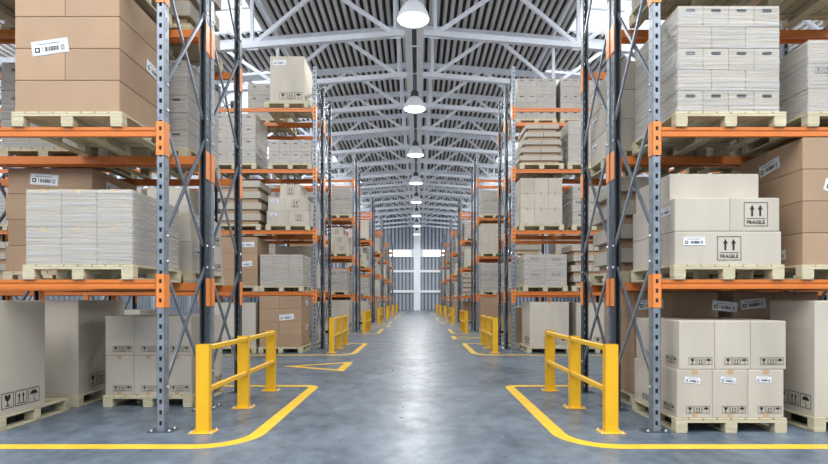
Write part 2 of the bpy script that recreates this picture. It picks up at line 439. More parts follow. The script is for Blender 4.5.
def beam_mesh(L_):
    mb = MB()     # stepped box beam
    prof = [(0,0),(.045,0),(.045,.1),(.02,.1),(.02,.072),(0,.072)]   # (y, z)
    prof = [(0,0),(.05,0),(.05,.1),(0,.1),(0,.066),(.008,.06),(.008,.04),(0,.034)]
    n = len(prof); vs = [(0, y, z) for y, z in prof] + [(L_, y, z) for y, z in prof]
    fs = [(k, (k+1) % n, n + (k+1) % n, n + k) for k in range(n)] + [tuple(range(n)), tuple(range(n, 2*n))]
    return mb.add(vs, fs).mesh('beam', [M['orange']])
def connector_mesh():
    """plate that wraps the upright's corner, with three slots"""
    mb = MB(); h = .365; t = .007
    x0, x1 = -t, UW + t
    for a, b_, z0, z1 in ((x0, .028, 0, h), (.058, x1, 0, h), (.028,.058,0,.055),(.028,.058,.1,.16),(.028,.058,.205,.265),(.028,.058,.31,h)):
        mb.box(a, b_, -t, 0, z0, z1)
    mb.box(.03, .056, -.003, .0, .05, .315, 1)
    mb.box(x0, 0, -t, UD + .004, 0, h); mb.box(UW, x1, -t, UD + .004, 0, h)
    return mb.mesh('connector', [M['orange2'], M['hole']])
CONN = connector_mesh()
BEAM = beam_mesh(BAY - UW)
# flipping helper: rear frames are the same pieces turned by 180 degrees
def make_rack(side, n, which):
    y0 = 5.6 + PITCH_Y * n + (1.27 if which == 'B' else 0)
    depth = 1.2
    nb = 2 if n <= 2 else 1
    if n == 1: nb = 4
    xin = XL if side < 0 else XR
    root = empty('pallet_rack', (xin, y0, 0), category='rack', group='pallet racks either side of the aisle',
                 label='grey pallet rack with orange beams, %s %s rack along the %s of the aisle' % (ORD[n], 'front' if which == 'A' else 'back', SIDE[side]))
    for b in range(nb + 1):
        xu = (-UW - b * BAY) if side < 0 else b * BAY
        f = place('upright', UPR, (xu, 0, 0), root)
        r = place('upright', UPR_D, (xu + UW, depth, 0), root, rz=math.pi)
        for u in (f, r):
            if n <= 3 and b == 0:
                place('base_plate', PLATE, (-.01, -.005, 0), u)
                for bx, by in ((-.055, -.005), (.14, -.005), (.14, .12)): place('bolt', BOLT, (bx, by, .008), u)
        if b == 0 or n <= 1:
            def mk(za, zb, up):
                m_ = MB(); xa = UW / 2
                p = (xa, .06, za); q = (xa, depth - .06, zb)
                m_.bar(p, q, .036, .026, (1,0,0))
                return m_.mesh('diagonal_brace', [M['dsteel'] if up else M['steel']])
            for k in range(5):
                z0, z1 = .48 + 1.66*k, 1.86 + 1.66*k
                if z1 > H_UP: z1 = H_UP - .1
                if z0 > H_UP - .5: break
                for up in (0, 1):
                    me = cached(('br', k, up), lambda: mk(z0 if up else z1, z1 if up else z0, up))
                    place('diagonal_brace', me, (xu + (.012 if up else -.018), 0, 0), root)
                if n <= 1 and b == 0:
                    face = 0 if side < 0 else -UW
                    for yy in (.07, depth - .07):
                        for z in (z0, z1):
                            place('bolt', BOLTX, (face, yy, z), root, rz=(0 if side < 0 else math.pi)) if side < 0 else place('bolt', BOLTX, (0, yy, z), root, rz=math.pi)
    for b in range(nb):
        xb = (-(b + 1) * BAY) if side < 0 else b * BAY + UW
        for k in range(1, 5):
            z = LV[k]
            bf = place('beam', BEAM, (xb, .005, z - .1), root)
            br = place('beam', BEAM, (xb + BAY - UW, depth - .005, z - .1), root, rz=math.pi)
            # aisle-side connectors wrap the upright's corner
            xo = (BAY - UW) if side < 0 else -UW
            place('connector', CONN, (xo, -.005, -.205), bf)
            xo2 = (-UW) if side < 0 else (BAY - UW)
            place('connector', CONN, (xo2, -.005, -.205), br)
    return root
for n in range(7):
    for side in (-1, 1):
        for which in 'AB': make_rack(side, n, which)

# ------------------------------------------------------------------ yellow barriers and floor markings
BW = .147
POST = lm(lambda m_: (m_.box(0, BW, 0, .006, 0, .955), m_.box(0, .006, 0, .07, 0, .955), m_.box(BW - .006, BW, 0, .07, 0, .955),
                      m_.box(0, BW, 0, .07, .949, .955), m_.box(.006, BW-.006, .064, .07, 0, .95)), [M['yellow']], 'post')
BPL = lm(lambda m_: m_.cbox(-.06, BW + .06, -.06, .13, 0, .01, .003), [M['yellow']], 'base_plate')
RAIL = lm(lambda m_: m_.cbox(0, .045, 0, 1.28 - .07, 0, .06, .008), [M['yellow']], 'rail')
for n in range(7):
    for side in (-1, 1):
        y0 = 5.56 + PITCH_Y * n
        x0 = -2.40 if side < 0 else 2.02
        root = empty('safety_barrier', (x0, y0, 0), category='barrier', group='yellow safety barriers at the rack ends',
                     label='yellow steel safety barrier with three posts, %s one along the %s rack ends' % (ORD[n], SIDE[side]))
        for j in range(3):
            p = place('post', POST, (0, j * 1.28, 0), root)
            pl = place('base_plate', BPL, (0, 0, 0), p)
            if n <= 2:
                for bx, by in ((-.035, -.035), (BW + .035, -.035), (BW + .035, .105), (-.035, .105)):
                    place('bolt', BOLT, (bx, by, .01), p, label='zinc bolt')
        rx = BW - .05 if side < 0 else .005
        for j in range(2):
            for z in (.885, .435): place('rail', RAIL, (rx, j * 1.28 + .07, z), root)

def path_strip(pts, w, z=.002):
    """flat painted line along pts (mitred)"""
    L_, R_ = [], []
    for i, p in enumerate(pts):
        a = Vector(pts[max(i-1, 0)]); b_ = Vector(pts[min(i+1, len(pts)-1)]); p = Vector(p)
        d1 = (p - a).normalized() if i else (b_ - p).normalized(); d2 = (b_ - p).normalized() if i < len(pts)-1 else d1
        nrm = Vector((-d1.y - d2.y, d1.x + d2.x)); nrm.normalize()
        c = max(.3, nrm.dot(Vector((-d1.y, d1.x))))
        L_.append(p + nrm * w / 2 / c); R_.append(p - nrm * w / 2 / c)
    mb = MB(); n = len(pts)
    vs = [(p.x, p.y, 0) for p in L_] + [(p.x, p.y, 0) for p in R_] + [(p.x, p.y, z) for p in L_] + [(p.x, p.y, z) for p in R_]
    fs = []
    for i in range(n-1): fs += [(2*n+i, 2*n+i+1, 3*n+i+1, 3*n+i), (i, i+1, 2*n+i+1, 2*n+i), (n+i, 3*n+i, 3*n+i+1, n+i+1)]
    return mb.add(vs, fs).mesh('painted_line', [M['paint']])
M['paint'] = mat('yellow_floor_paint', (.78,.49,.035), .4, noise=.10, nscale=5)
def u_line(side):
    s = side; xo = AX + s * 1.61
    pts = [(AX + s * 10.5, 0)]
    r = .5
    for k in range(9):
        a = math.pi/2 * k/8; pts.append((xo + s * (r - r*math.sin(a)), r - r*math.cos(a)))
    r = .16; D_ = 3.55
    for k in range(5):
        a = math.pi/2 * k/4; pts.append((xo + s * (r - r*math.cos(a)), D_ - r + r*math.sin(a)))
    pts.append((AX + s * 10.5, D_))
    return path_strip(pts, .15)
ULINE = {s: u_line(s) for s in (-1, 1)}
for n in range(7):
    for side in (-1, 1):
        place('floor_marking', ULINE[side], (0, 5.04 + PITCH_Y*n, 0), category='floor marking', group='yellow rounded lines round the rack ends',
              label='yellow painted floor line rounding the %s %s rack end' % (ORD[n], SIDE[side]))
        if (n + (0 if side < 0 else 1)) % 2 == 0 and n < 6:
            yb = 10.33 + PITCH_Y * n
            sx = side
            A_ = Vector((AX + sx*1.39, yb)); B_ = Vector((AX + sx*1.39, yb + 1.61)); C_ = Vector((AX + sx*2.80, yb + .77))
            G = (A_ + B_ + C_) / 3; G.x = AX + sx*1.80
            inner = [Vector((AX + sx*1.56, yb + .26)), Vector((AX + sx*1.56, yb + 1.33)), Vector((AX + sx*2.47, yb + .78))]
            t_ = MB(); t_.add([(p.x, p.y, .0025) for p in (A_, B_, C_)] + [(p.x, p.y, .0025) for p in inner], [(0,1,4,3),(1,2,5,4),(2,0,3,5)])
            place('floor_marking', t_.mesh('painted_triangle', [M['paint']]), category='floor marking', group='yellow painted triangles',
                  label='yellow painted triangle outline between the %s and %s %s racks' % (ORD[n], ORD[n+1], SIDE[side]))

# ------------------------------------------------------------------ marks and labels (2-D shapes)
def rect(x, y, w, h): return [(x,y),(x+w,y),(x+w,y+h),(x,y+h)]
def frame2(x, y, w, h, t): return [rect(x,y,w,t), rect(x,y+h-t,w,t), rect(x,y,t,h), rect(x+w-t,y,t,h)]
def arrow2(cx, y, w, h): return [rect(cx-w*.2, y, w*.4, h*.62), [(cx-w*.5, y+h*.58), (cx+w*.5, y+h*.58), (cx, y+h)]]
def glass2(x, y, s):
    cx = x + s*.5
    return [[(cx-s*.24,y+s*.86),(cx-s*.05,y+s*.86),(cx+.02*s,y+s*.72),(cx+.05*s,y+s*.86),(cx+s*.24,y+s*.86),(cx+s*.2,y+s*.6),(cx+s*.06,y+s*.45),(cx-s*.06,y+s*.45),(cx-s*.2,y+s*.6)],
            rect(cx-s*.035,y+s*.2,s*.07,s*.27), rect(cx-s*.17,y+s*.14,s*.34,s*.07)]
def arrows2(x, y, s):
    return arrow2(x+s*.33, y+s*.24, s*.22, s*.62) + arrow2(x+s*.67, y+s*.24, s*.22, s*.62) + [rect(x+s*.15, y+s*.13, s*.7, s*.06)]
def umbrella2(x, y, s):
    cx = x+s*.5; cy = y+s*.55
    arc = [(cx+s*.34*math.cos(math.pi*k/10), cy+s*.28*math.sin(math.pi*k/10)) for k in range(11)]
    return [arc, rect(cx-s*.02, y+s*.16, s*.045, s*.45), rect(cx-s*.02, y+s*.13, s*.16, s*.045), rect(cx+s*.10, y+s*.13, s*.04, s*.11)] + [rect(x+s*(.2+.17*k), y+s*.88, s*.05, s*.05) for k in range(4)]
def care_row(x, y, s, gap=.12):
    out = []
    for i, fn in enumerate((glass2, arrows2, umbrella2)):
        xx = x + i*s*(1+gap); out += frame2(xx, y, s, s*1.0, s*.045); out += fn(xx, y, s)
    return out
def text_polys(txt, size):
    c = bpy.data.curves.new('lettering', 'FONT'); c.body = txt; c.size = size; c.resolution_u = 2; c.offset = size*.018
    o = bpy.data.objects.new('lettering', c); COL.objects.link(o)
    dg = bpy.context.evaluated_depsgraph_get(); me = bpy.data.meshes.new_from_object(o.evaluated_get(dg))
    vs = [v.co.copy() for v in me.vertices]; fs = [tuple(p.vertices) for p in me.polygons]
    bpy.data.objects.remove(o); bpy.data.curves.remove(c); bpy.data.meshes.remove(me)
    w = max(v.x for v in vs) - min(v.x for v in vs); x0 = min(v.x for v in vs)
    return [[(vs[i].x - x0, vs[i].y) for i in f] for f in fs], w
FR, FRW = text_polys('FRAGILE', .1)
HI, HIW = text_polys('HANDLING INFORMATION', .1)
def scaled(polys, sx, sy, ox, oy): return [[(x*sx+ox, y*sy+oy) for x, y in p] for p in polys]
def fragile_mark(x, y, s):
    """framed double arrow with the word FRAGILE; s = width"""
    h = s*1.0; out = frame2(x, y, s, h, s*.02)
    out += arrow2(x+s*.34, y+s*.42, s*.2, s*.48) + arrow2(x+s*.68, y+s*.42, s*.2, s*.48)
    out += [rect(x+s*.1, y+s*.31, s*.8, s*.02)]
    out += scaled(FR, s*.76/FRW, s*2.0, x+s*.12, y+s*.1)
    return out
def flat(polys, name, mats, lift, plane, o=(0,0,0), mb=None, mi=0):
    """plane 'f' faces -y, 'r' faces +x, 'l' faces -x"""
    mb = mb or MB()
    for p in polys:
        if plane == 'f': vs = [(o[0]+x, o[1]-lift, o[2]+z) for x, z in p]
        elif plane == 'r': vs = [(o[0]+lift, o[1]+x, o[2]+z) for x, z in p]
        else: vs = [(o[0]-lift, o[1]-x, o[2]+z) for x, z in p]
        mb.add(vs, [tuple(range(len(vs)))], mi)
    return mb
def sticker_mesh(plane, w=.40, h=.155, tilt=0):
    mb = MB(); ca, sa = math.cos(tilt), math.sin(tilt)
    rot = lambda polys: [[(x*ca - z*sa, x*sa + z*ca) for x, z in p] for p in polys]
    flat(rot([rect(0,0,w,h)]), '', None, .002, plane, mb=mb, mi=0)
    ink = scaled(HI, w*.62/HIW, w*.60, w*.17, h*.70)
    e = h*.36; ink += [rect(w*.08, h*.2, e, e)]
    x = w*.08 + e*1.5; rr = random.Random(3)
    while x < w*.72:
        b_ = rr.choice((.004, .007, .010, .014)) * w/.4; ink.append(rect(x, h*.22, b_, h*.32)); x += b_ + rr.choice((.003, .004, .006))*w/.4
        if w*.30 < x < w*.33: x += w*.03
    for k in range(5): ink.append(rect(w*.78, h*(.2+.08*k), w*.12, h*.035))
    ink += frame2(w*.02, h*.05, w*.96, h*.9, h*.015)
    flat(rot(ink), '', None, .0035, plane, mb=mb, mi=1)
    flat(rot([[(w*.08+e*.5+e*.27*math.cos(a*math.pi/6), h*.2+e*.5+e*.27*math.sin(a*math.pi/6)) for a in range(12)]]), '', None, .0045, plane, mb=mb, mi=0)
    return mb.mesh('shipping_label', [M['paper'], M['ink']])

# ------------------------------------------------------------------ cartons and pallets
def carton_mesh(w, d, h, m, holes=0):
    mb = MB(); g = .0015; c = .006
    mb.cbox(g, w-g, g, d-g, 0, h-.006, c)
    mb.cbox(g+.004, w/2-.003, g+.004, d-g-.004, h-.008, h-.001, .002); mb.cbox(w/2+.003, w-g-.004, g+.004, d-g-.004, h-.008, h-.001, .002)
    if holes:
        def slot(cx, cz, hw, hh):
            p = []
            for k in range(10):
                a = math.pi/2 + math.pi*k/9; p.append((cx-hw+hh*math.cos(a), cz+hh*math.sin(a)))
            for k in range(10):
                a = -math.pi/2 + math.pi*k/9; p.append((cx+hw+hh*math.cos(a), cz+hh*math.sin(a)))
            return p
        flat([slot(w/2, h*(.72 if holes == 1 else .76), .036, .018)], '', None, 0, 'f', mb=mb, mi=1)
        flat([slot(d/2, h*.72, .03, .015)], '', None, 0, 'r', (w, 0, 0), mb=mb, mi=1)
        flat([slot(-d/2, h*.72, .03, .015)], '', None, 0, 'l', (0, 0, 0), mb=mb, mi=1)
    return mb.mesh('carton', [M[m], M['hole']])
def get_carton(w, d, h, m, holes=0):
    k = ('c', round(w,3), round(d,3), round(h,3), m, holes)
    return cached(k, lambda: carton_mesh(w, d, h, m, holes))
PD = 1.14; PW = 1.2; PH = .16
def pallet_meshes():
    deck = MB(); n = 8; bw = .139; gap = (PW - n*bw)/(n-1)
    for i in range(n): deck.cbox(i*(bw+gap), i*(bw+gap)+bw, 0, PD, .136, .16, .003)
    st = MB(); st.cbox(0, PW, 0, .1, 0, .026, .002)
    bl = MB(); bl.cbox(0, .13, 0, .1, 0, .088, .003)
    bt = MB(); bt.cbox(0, .12, 0, PD, 0, .022, .003)
    ys = (0, PD/2-.05, PD-.1); xs = (0, PW/2-.065, PW-.13)
    w = [M['wood']]
    one = MB()
    for i in range(n): one.box(i*(bw+gap), i*(bw+gap)+bw, 0, PD, .136, .16)
    for y in ys: one.box(0, PW, y, y+.1, .11, .136)
    for x in xs:
        for y in ys: one.box(x, x+.13, y, y+.1, .022, .11)
        one.box(x+.005, x+.125, 0, PD, 0, .022)
    return deck.mesh('deck_boards', w), st.mesh('cross_board', w), bl.mesh('block', w), bt.mesh('bottom_board', w), one.mesh('pallet', w), xs, ys
DECK, CROSS, BLOCK, BOTTOM, PALLET, PXS, PYS = pallet_meshes()
def make_pallet(x, y, z, detail, label):
    pr = dict(category='pallet', group='wooden pallets in the racks', label=label)
    if not detail: return place('pallet', PALLET, (x, y, z), **pr)
    r = empty('pallet', (x, y, z), **pr)
    place('deck_boards', DECK, parent=r)
    for yy in PYS: place('cross_board', CROSS, (0, yy, .11), r)
    for xx in PXS:
        for yy in PYS: place('block', BLOCK, (xx, yy, .022), r)
        place('bottom_board', BOTTOM, (xx + .005, 0, 0), r)
    return r

def film_mesh(w, d, h, seed):
    """thin wrap of many overlapping bands, slightly uneven from band to band"""
    rr = random.Random(seed); mb = MB(); rows = max(6, int(h/.035)); o = .006
    rings = []
    for i in range(rows + 1):
        z = h * i / rows; q = o + rr.random()*.005
        if i == rows: q = -.02; z = h + .006
        c = .02
        x0, x1, y0, y1 = -q, w+q, -q, d+q
        rings.append([(x0+c,y0,z),(x1-c,y0,z),(x1,y0+c,z),(x1,y1-c,z),(x1-c,y1,z),(x0+c,y1,z),(x0,y1-c,z),(x0,y0+c,z)])
    vs = [p for r in rings for p in r]; fs = []
    for i in range(rows):
        for k in range(8): fs.append((i*8+k, i*8+(k+1)%8, (i+1)*8+(k+1)%8, (i+1)*8+k))
    return mb.add(vs, fs).mesh('stretch_film', [M['film']])

LEVEL_NAME = ['floor level', 'first shelf', 'second shelf', 'third shelf', 'fourth shelf']
POS_NAME = ['aisle-end', 'second-from-aisle', 'third-from-aisle', 'fourth-from-aisle', 'fifth-from-aisle', 'sixth-from-aisle', 'seventh-from-aisle', 'eighth-from-aisle']
LAYER = {1: ['only layer'], 2: ['bottom layer', 'top layer'], 3: ['bottom layer', 'middle layer', 'top layer']}
def layer_name(i, n):
    if n <= 3: return LAYER[n][i]
    return 'bottom layer' if i == 0 else 'top layer' if i == n-1 else ORD[i] + ' layer'
def across(i, n): return [''] if n == 1 else (['left', 'right'] if n == 2 else ['left', 'centre', 'right'] if n == 3 else [ORD[k] for k in range(n)])

N_CARTON = [0]; USED = set()
class Load:
    def __init__(s, side, n, which, level, p, u=None, dy=0.0):
        USED.add((side, n, which, level, p)); s.side, s.n, s.which, s.level, s.p = side, n, which, level, p
        u = (.3 + 1.32*(p % 2) + BAY*(p//2)) if u is None else u
        s.x = (XL - u - PW) if side < 0 else (XR + u)
        s.y = 5.6 + PITCH_Y*n + (1.27 if which == 'B' else 0) - .02 + dy + (.04 if which == 'B' else 0)
        s.z = LV[level]; s.near = n == 0 or (n == 1 and p < 2 and which == 'A')
        s.where = '%s pallet, %s, %s %s %s rack' % (POS_NAME[p], LEVEL_NAME[level], SIDE[side], ORD[n], 'front' if which == 'A' else 'back')
        s.pal_where = '%s place, %s, %s %s %s rack' % (POS_NAME[p], LEVEL_NAME[level], SIDE[side], ORD[n], 'front' if which == 'A' else 'back')
        s.zt = s.z + PH; s.x0 = s.x + .02; s.w = PW - .04; s.y0 = s.y + .02; s.d = PD - .04
        s.face = 'r' if side < 0 else 'l'
    def pallet(s, what): 
        make_pallet(s.x, s.y, s.z, s.near, 'wooden pallet under %s, %s' % (what, s.pal_where)); return s
    def carton(s, x, y, z, w, d, h, m, look, pos):
        N_CARTON[0] += 1
        o = place('carton', get_carton(w, d, h, m), (s.x0 + x, s.y0 + y, s.zt + z), category='carton',
                  label='%s carton, %s, %s' % (look, pos, s.where) , group='%s cartons' % ('brown' if m == 'brown' else 'beige'))
        o['dims'] = (w, d, h)
        return o
    def side_o(s, w, d):      # where the decal plane of the aisle side starts
        return (w, 0, 0) if s.side < 0 else (0, 0, 0)
    def decal(s, o, key, polys_fn, plane, name='handling_marks', off=(0,0)):
        w, d, h = o['dims']
        if plane == 'f': org = (off[0], 0, off[1])
        elif plane == 'r': org = (w, off[0], off[1])
        else: org = (0, d - off[0], off[1])
        me = cached(('dec', key, plane), lambda: flat(polys_fn(), 'marks', None, .002, plane).mesh(name, [M['ink']]))
        return place(name, me, org, o, label='black printed %s' % name.replace('_', ' '))
    def sticker(s, o, off, plane='f', w=.4, tilt=0.0):
        ww, d, h = o['dims']
        org = (off[0], 0, off[1]) if plane == 'f' else ((ww, off[0], off[1]) if plane == 'r' else (0, d - off[0], off[1]))
        me = cached(('st', plane, w, tilt), lambda: sticker_mesh(plane, w, w*.39, tilt))
        return place('shipping_label', me, org, o, label='white label with barcode')
    def tape(s, o, top=True, bottom=False):
        w, d, h = o['dims']
        def mk():
            mb = MB()
            if top:
                mb.add([(w/2-.028,-.001,h-.05),(w/2+.028,-.001,h-.05),(w/2+.028,-.001,h+.0008),(w/2-.028,-.001,h+.0008),(w/2+.028,d,h+.0008),(w/2-.028,d,h+.0008)], [(0,1,2,3),(3,2,4,5)])
            if bottom and not top: mb.box(w/2-.028, w/2+.028, -.0015, .002, .001, .05)
            return mb.mesh('tape', [M['tape']])
        if top and bottom: s.tape(o, False, True); bottom = False
        return place('tape', cached(('tp', w, d, h, top, bottom), mk), (0,0,0), o, label='brown paper tape')

def care(s): return lambda: care_row(0, 0, s)
def marked(L, nx=3, nz=2, ny=1, h=.55, labels=True, dec=True):
    L.pallet('marked beige cartons'); w = L.w/nx; d = L.d/ny
    for k in range(nz):
        for j in range(ny):
            for i in range(nx):
                pos = layer_name(k, nz) + ' ' + across(i, nx)[i] + ((' front' if j == 0 else ' rear') if ny > 1 else '')
                sh = .025 if k == 1 else 0
                o = L.carton(i*w + sh*(1 if L.side > 0 else 0), j*d, k*h, w, d, h, 'beige', 'beige', pos)
                if not dec: continue
                s = .078
                if j == 0:
                    L.decal(o, ('care', s), care(s), 'f', off=(w - s*3.24 - .03, .05))
                    if labels and k == 0: L.sticker(o, (.08, h-.14), w=.17, tilt=-.12 if i < 2 else -.04)
                if L.near and j == 0: L.tape(o, k == 0, True if k == 0 else False)
                if (i == nx-1 and L.side < 0) or (i == 0 and L.side > 0): L.decal(o, ('care', s), care(s), L.face, off=(d - s*3.24 - .05, .05))
def big(L, h=1.26, w=None, fmark=True, smark='care', label=False, x=0.0, d=None, so=None, ss=.19):
    L.pallet('one large beige carton'); w = w or L.w
    d = d or L.d
    o = L.carton(x, 0, 0, w, d, h, 'beige', 'large beige', 'alone')
    s = .19
    if fmark: L.decal(o, ('care', s), care(s), 'f', off=(w - s*3.24 - .06, .07))
    if smark:
        s = ss; so = .08 if so is None else so
        L.decal(o, ('care', s), care(s), L.face, off=(so if L.side < 0 else d - so - s*3.24, .07))
    if label: L.sticker(o, (.08, h-.24), w=.36)
    L.tape(o); return o
def brown(L, rows=4, h=.347, stick=(), flip=0, stagger=0.0, x=0.0, w=None):
    L.pallet('brown cartons'); w = w or L.w - .02
    for k in range(rows):
        dx = x + (stagger if k % 2 else 0)
        if (k + flip) % 2 == 0:
            cs = [(dx, 0, w, L.d, '')] if not L.near else [(dx, 0, w, L.d/2, ' front'), (dx, L.d/2, w, L.d/2, ' rear')]
        else: cs = [(dx, 0, w*.48, L.d, ' left'), (dx + w*.48, 0, w*.52, L.d, ' right')]
        for (a, b_, cw, cd, nm) in cs:
            o = L.carton(a, b_, k*h, cw, cd, h, 'brown', 'brown', layer_name(k, rows) + nm)
            for (kk, plane, offx, offz, sw, tl, sub) in stick:
                if kk == k and (sub == nm or (sub == '' and nm == ' front')): L.sticker(o, (offx, offz), plane, sw, tl)
def wrapped(L, cols=3, rows=2, h=.82, holes=1, symbols=False, tape=False, stick=False, d=None, w=None, x=0, alt=0):
    L.pallet('film-wrapped cartons'); w = w or L.w; d = d or L.d
    root = empty('wrapped_carton_stack', (L.x0 + x, L.y0, L.zt), category='wrapped cartons', group='film-wrapped carton stacks',
                 label='film-wrapped stack of pale cartons, %s' % L.where)
    cw, ch = w/cols, h/rows
    for k in range(rows):
        cn = cols - 1 if (alt and k % 2) else cols
        cw = w/cn
        for i in range(cn):
            me = get_carton(cw, d, ch, 'pale', (0 if k % 2 else 2) if alt else holes)
            c = place('carton', me, (i*cw, 0, k*ch), root)
            c['dims'] = (cw, d, ch)
            if symbols and k % 2 == 1 or (symbols and rows == 2):
                s = .075; L.decal(c, ('care', s), care(s), 'f', off=(cw/2 - s*1.6, ch*.6))
                if (i == cols-1 and L.side < 0) or (i == 0 and L.side > 0):
                    L.decal(c, ('care', .1), care(.1), L.face, off=(.12, ch*.55)); 
            if tape: place('tape', cached(('tpw', cw, ch), lambda: MB().box(cw/2-.03, cw/2+.03, -.002, .003, ch-.05, ch).mesh('tape', [M['tape2']])), (0,0,0), c)
    place('stretch_film', film_mesh(w, d, h, (L.n*7 + L.level*3 + L.p + (5 if L.side > 0 else 0)) % 9), (0,0,0), root, label='streaky clear stretch film')
    return root
def root_dims(o, w, d, h): o['dims'] = (w, d, h); return o
M['pale'] = mat('pale_cardboard', (.44,.395,.33), .75, noise=.05, nscale=3, rnd=.04)
M['tape2'] = mat('light_tape', (.58,.45,.27), .5)
def fragile_r(L):
    L.pallet('FRAGILE cartons'); h = .365; W = 1.16
    o = L.carton(0, 0, 0, W, L.d, h, 'beige', 'FRAGILE-marked beige', 'bottom layer')
    L.sticker(o, (.09, .21), w=.24); L.decal(o, 'frag.26', lambda: fragile_mark(0,0,.26), 'f', off=(.46, .05))
    L.decal(o, 'frag.26', lambda: fragile_mark(0,0,.26), L.face, off=(.55, .05))
    o = L.carton(0, .0, h, .60, L.d, h, 'beige', 'plain beige', 'middle layer left'); L.sticker(o, (.78, .2), L.face, w=.24)
    o = L.carton(.60, .0, h, .54, L.d, h, 'beige', 'FRAGILE-marked beige', 'middle layer right'); L.decal(o, 'frag.26', lambda: fragile_mark(0,0,.26), 'f', off=(.15, .055))
    L.carton(.02, .16, 2*h, 1.0, L.d-.2, .30, 'beige', 'plain beige', 'top layer')
def fragile_l(L, h=.37, s=.2):
    L.pallet('FRAGILE cartons')
    rows = [[(0, .6, 0), (.6, .56, 1)], [(.04, .45, 0), (.49, .57, 1)], [(.34, .56, 1)]]
    for k, r in enumerate(rows):
        for i, (x, w, mk) in enumerate(r):
            o = L.carton(x, 0 if k < 2 else .1, k*h, w, L.d - (.2 if k == 2 else 0), h, 'beige', 'FRAGILE-marked beige' if mk else 'plain beige', layer_name(k, 3) + ((' left', ' right')[i] if len(r) > 1 else ''))
            if mk: L.decal(o, ('fragm', s), lambda: fragile_mark(0,0,s), 'f', off=(w/2 - s/2, h/2 - s/2)); 
            if mk and L.side < 0: L.decal(o, ('fragm', s), lambda: fragile_mark(0,0,s), L.face, off=(.4, h/2 - s/2))
            elif not mk: L.sticker(o, (.08, h-.14), w=.2)
    
def lidded_mesh(w, d, h):
    b = MB(); b.cbox(.07, w-.07, .05, d-.05, 0, h*.40, .004); 
    l = MB(); l.cbox(0, w/2-.004, 0, d, h*.38, h-.004, .006); l.cbox(w/2+.004, w, 0, d, h*.38, h-.004, .006)
    return b.mesh('tray_base', [M['brown']]), l.mesh('lid', [M['pale']])
def trays(L, n=4, h=.33, shrink=0.0, loose=.03):
    L.pallet('stacked lidded trays')
    for k in range(n):
        w = L.w - shrink*k*.12; dx = (L.w - w)/2 + random.uniform(-loose, loose) + shrink*.02*k; w = round(w, 2)
        bm, lmsh = cached(('ltr', w, L.d, h), lambda: lidded_mesh(w, L.d - .04, h))
        r = empty('lidded_tray', (L.x0 + dx, L.y0 + .02, L.zt + k*h), category='lidded tray', group='stacked lidded trays',
                  label='pale lidded cardboard tray, %s, %s' % (layer_name(k, n), L.where))
        place('tray_base', bm, parent=r, label='brown tray base'); place('lid', lmsh, parent=r)
def grid(L, nx=3, nz=3, h=.42, m='beige', ny=1, look='plain beige'):
    L.pallet('%s cartons' % look); w = (L.w-.02)/nx; d = L.d/ny
    for k in range(nz):
        for i in range(nx):
            o = L.carton(i*w, 0, k*h, w, L.d, h, m, look, (layer_name(k, nz) + ' ' + across(i, nx)[i]).strip())
            if L.near and nx > 1: L.tape(o, True, True)
def big_row(L, rows=3, h=.42, top=None):
    """wide cartons seen from the side, marked on the aisle face"""
    L.pallet('wide beige cartons')
    for k in range(rows):
        w = L.w - .02 if not (top and k == rows-1) else top
        o = L.carton((L.w - w) if L.side < 0 and k < rows-1 else 0, 0, k*h, w, L.d, h, 'beige', 'wide beige', layer_name(k, rows))
        L.sticker(o, (.08, h-.16), L.face, w=.22); L.decal(o, ('care', .11), care(.11), L.face, off=(L.d-.45, .05))

# ---- first racks, left side
def Ld(*a, **k): return Load(*a, **k)
big(Ld(-1,0,'A',0,1, u=1.78), h=1.27, d=.70, so=.03, ss=.175)
big(Ld(-1,0,'B',0,1, u=1.78), h=1.27, so=.22, fmark=False, ss=.175)
marked(Ld(-1,0,'B',0,0, u=.26), ny=2, h=.53, labels=False)
wrapped(Ld(-1,0,'A',1,0, u=.33), cols=3, rows=2, h=.82, holes=0, tape=True, w=1.16)
brown(Ld(-1,0,'B',1,1, u=1.6), h=.347, stagger=.03, stick=((3,'f',.30,.13,.38,-.07,''),(3,'f',.30,.13,.38,-.07,' left'),(3,'r',.30,.1,.36,-.08,' right')))
big_row(Ld(-1,0,'B',1,0, u=.26), rows=2, h=.40)
brown(Ld(-1,0,'A',2,0, u=.45), h=.347, flip=0, stick=((2,'f',.20,-.09,.40,.14,' front'),(2,'r',.0,.02,.36,-.12,' rear')))
wrapped(Ld(-1,0,'B',2,0, u=.32), cols=4, rows=5, h=1.18, alt=1)
wrapped(Ld(-1,0,'B',2,1, u=1.66), cols=3, rows=3, h=1.15)
trays(Ld(-1,0,'B',3,0, u=.28), n=4)
brown(Ld(-1,0,'A',3,0, u=.45), rows=2)
wrapped(Ld(-1,0,'B',3,1), cols=3, rows=2, h=.9)
brown(Ld(-1,0,'A',3,1, u=1.8), rows=1)
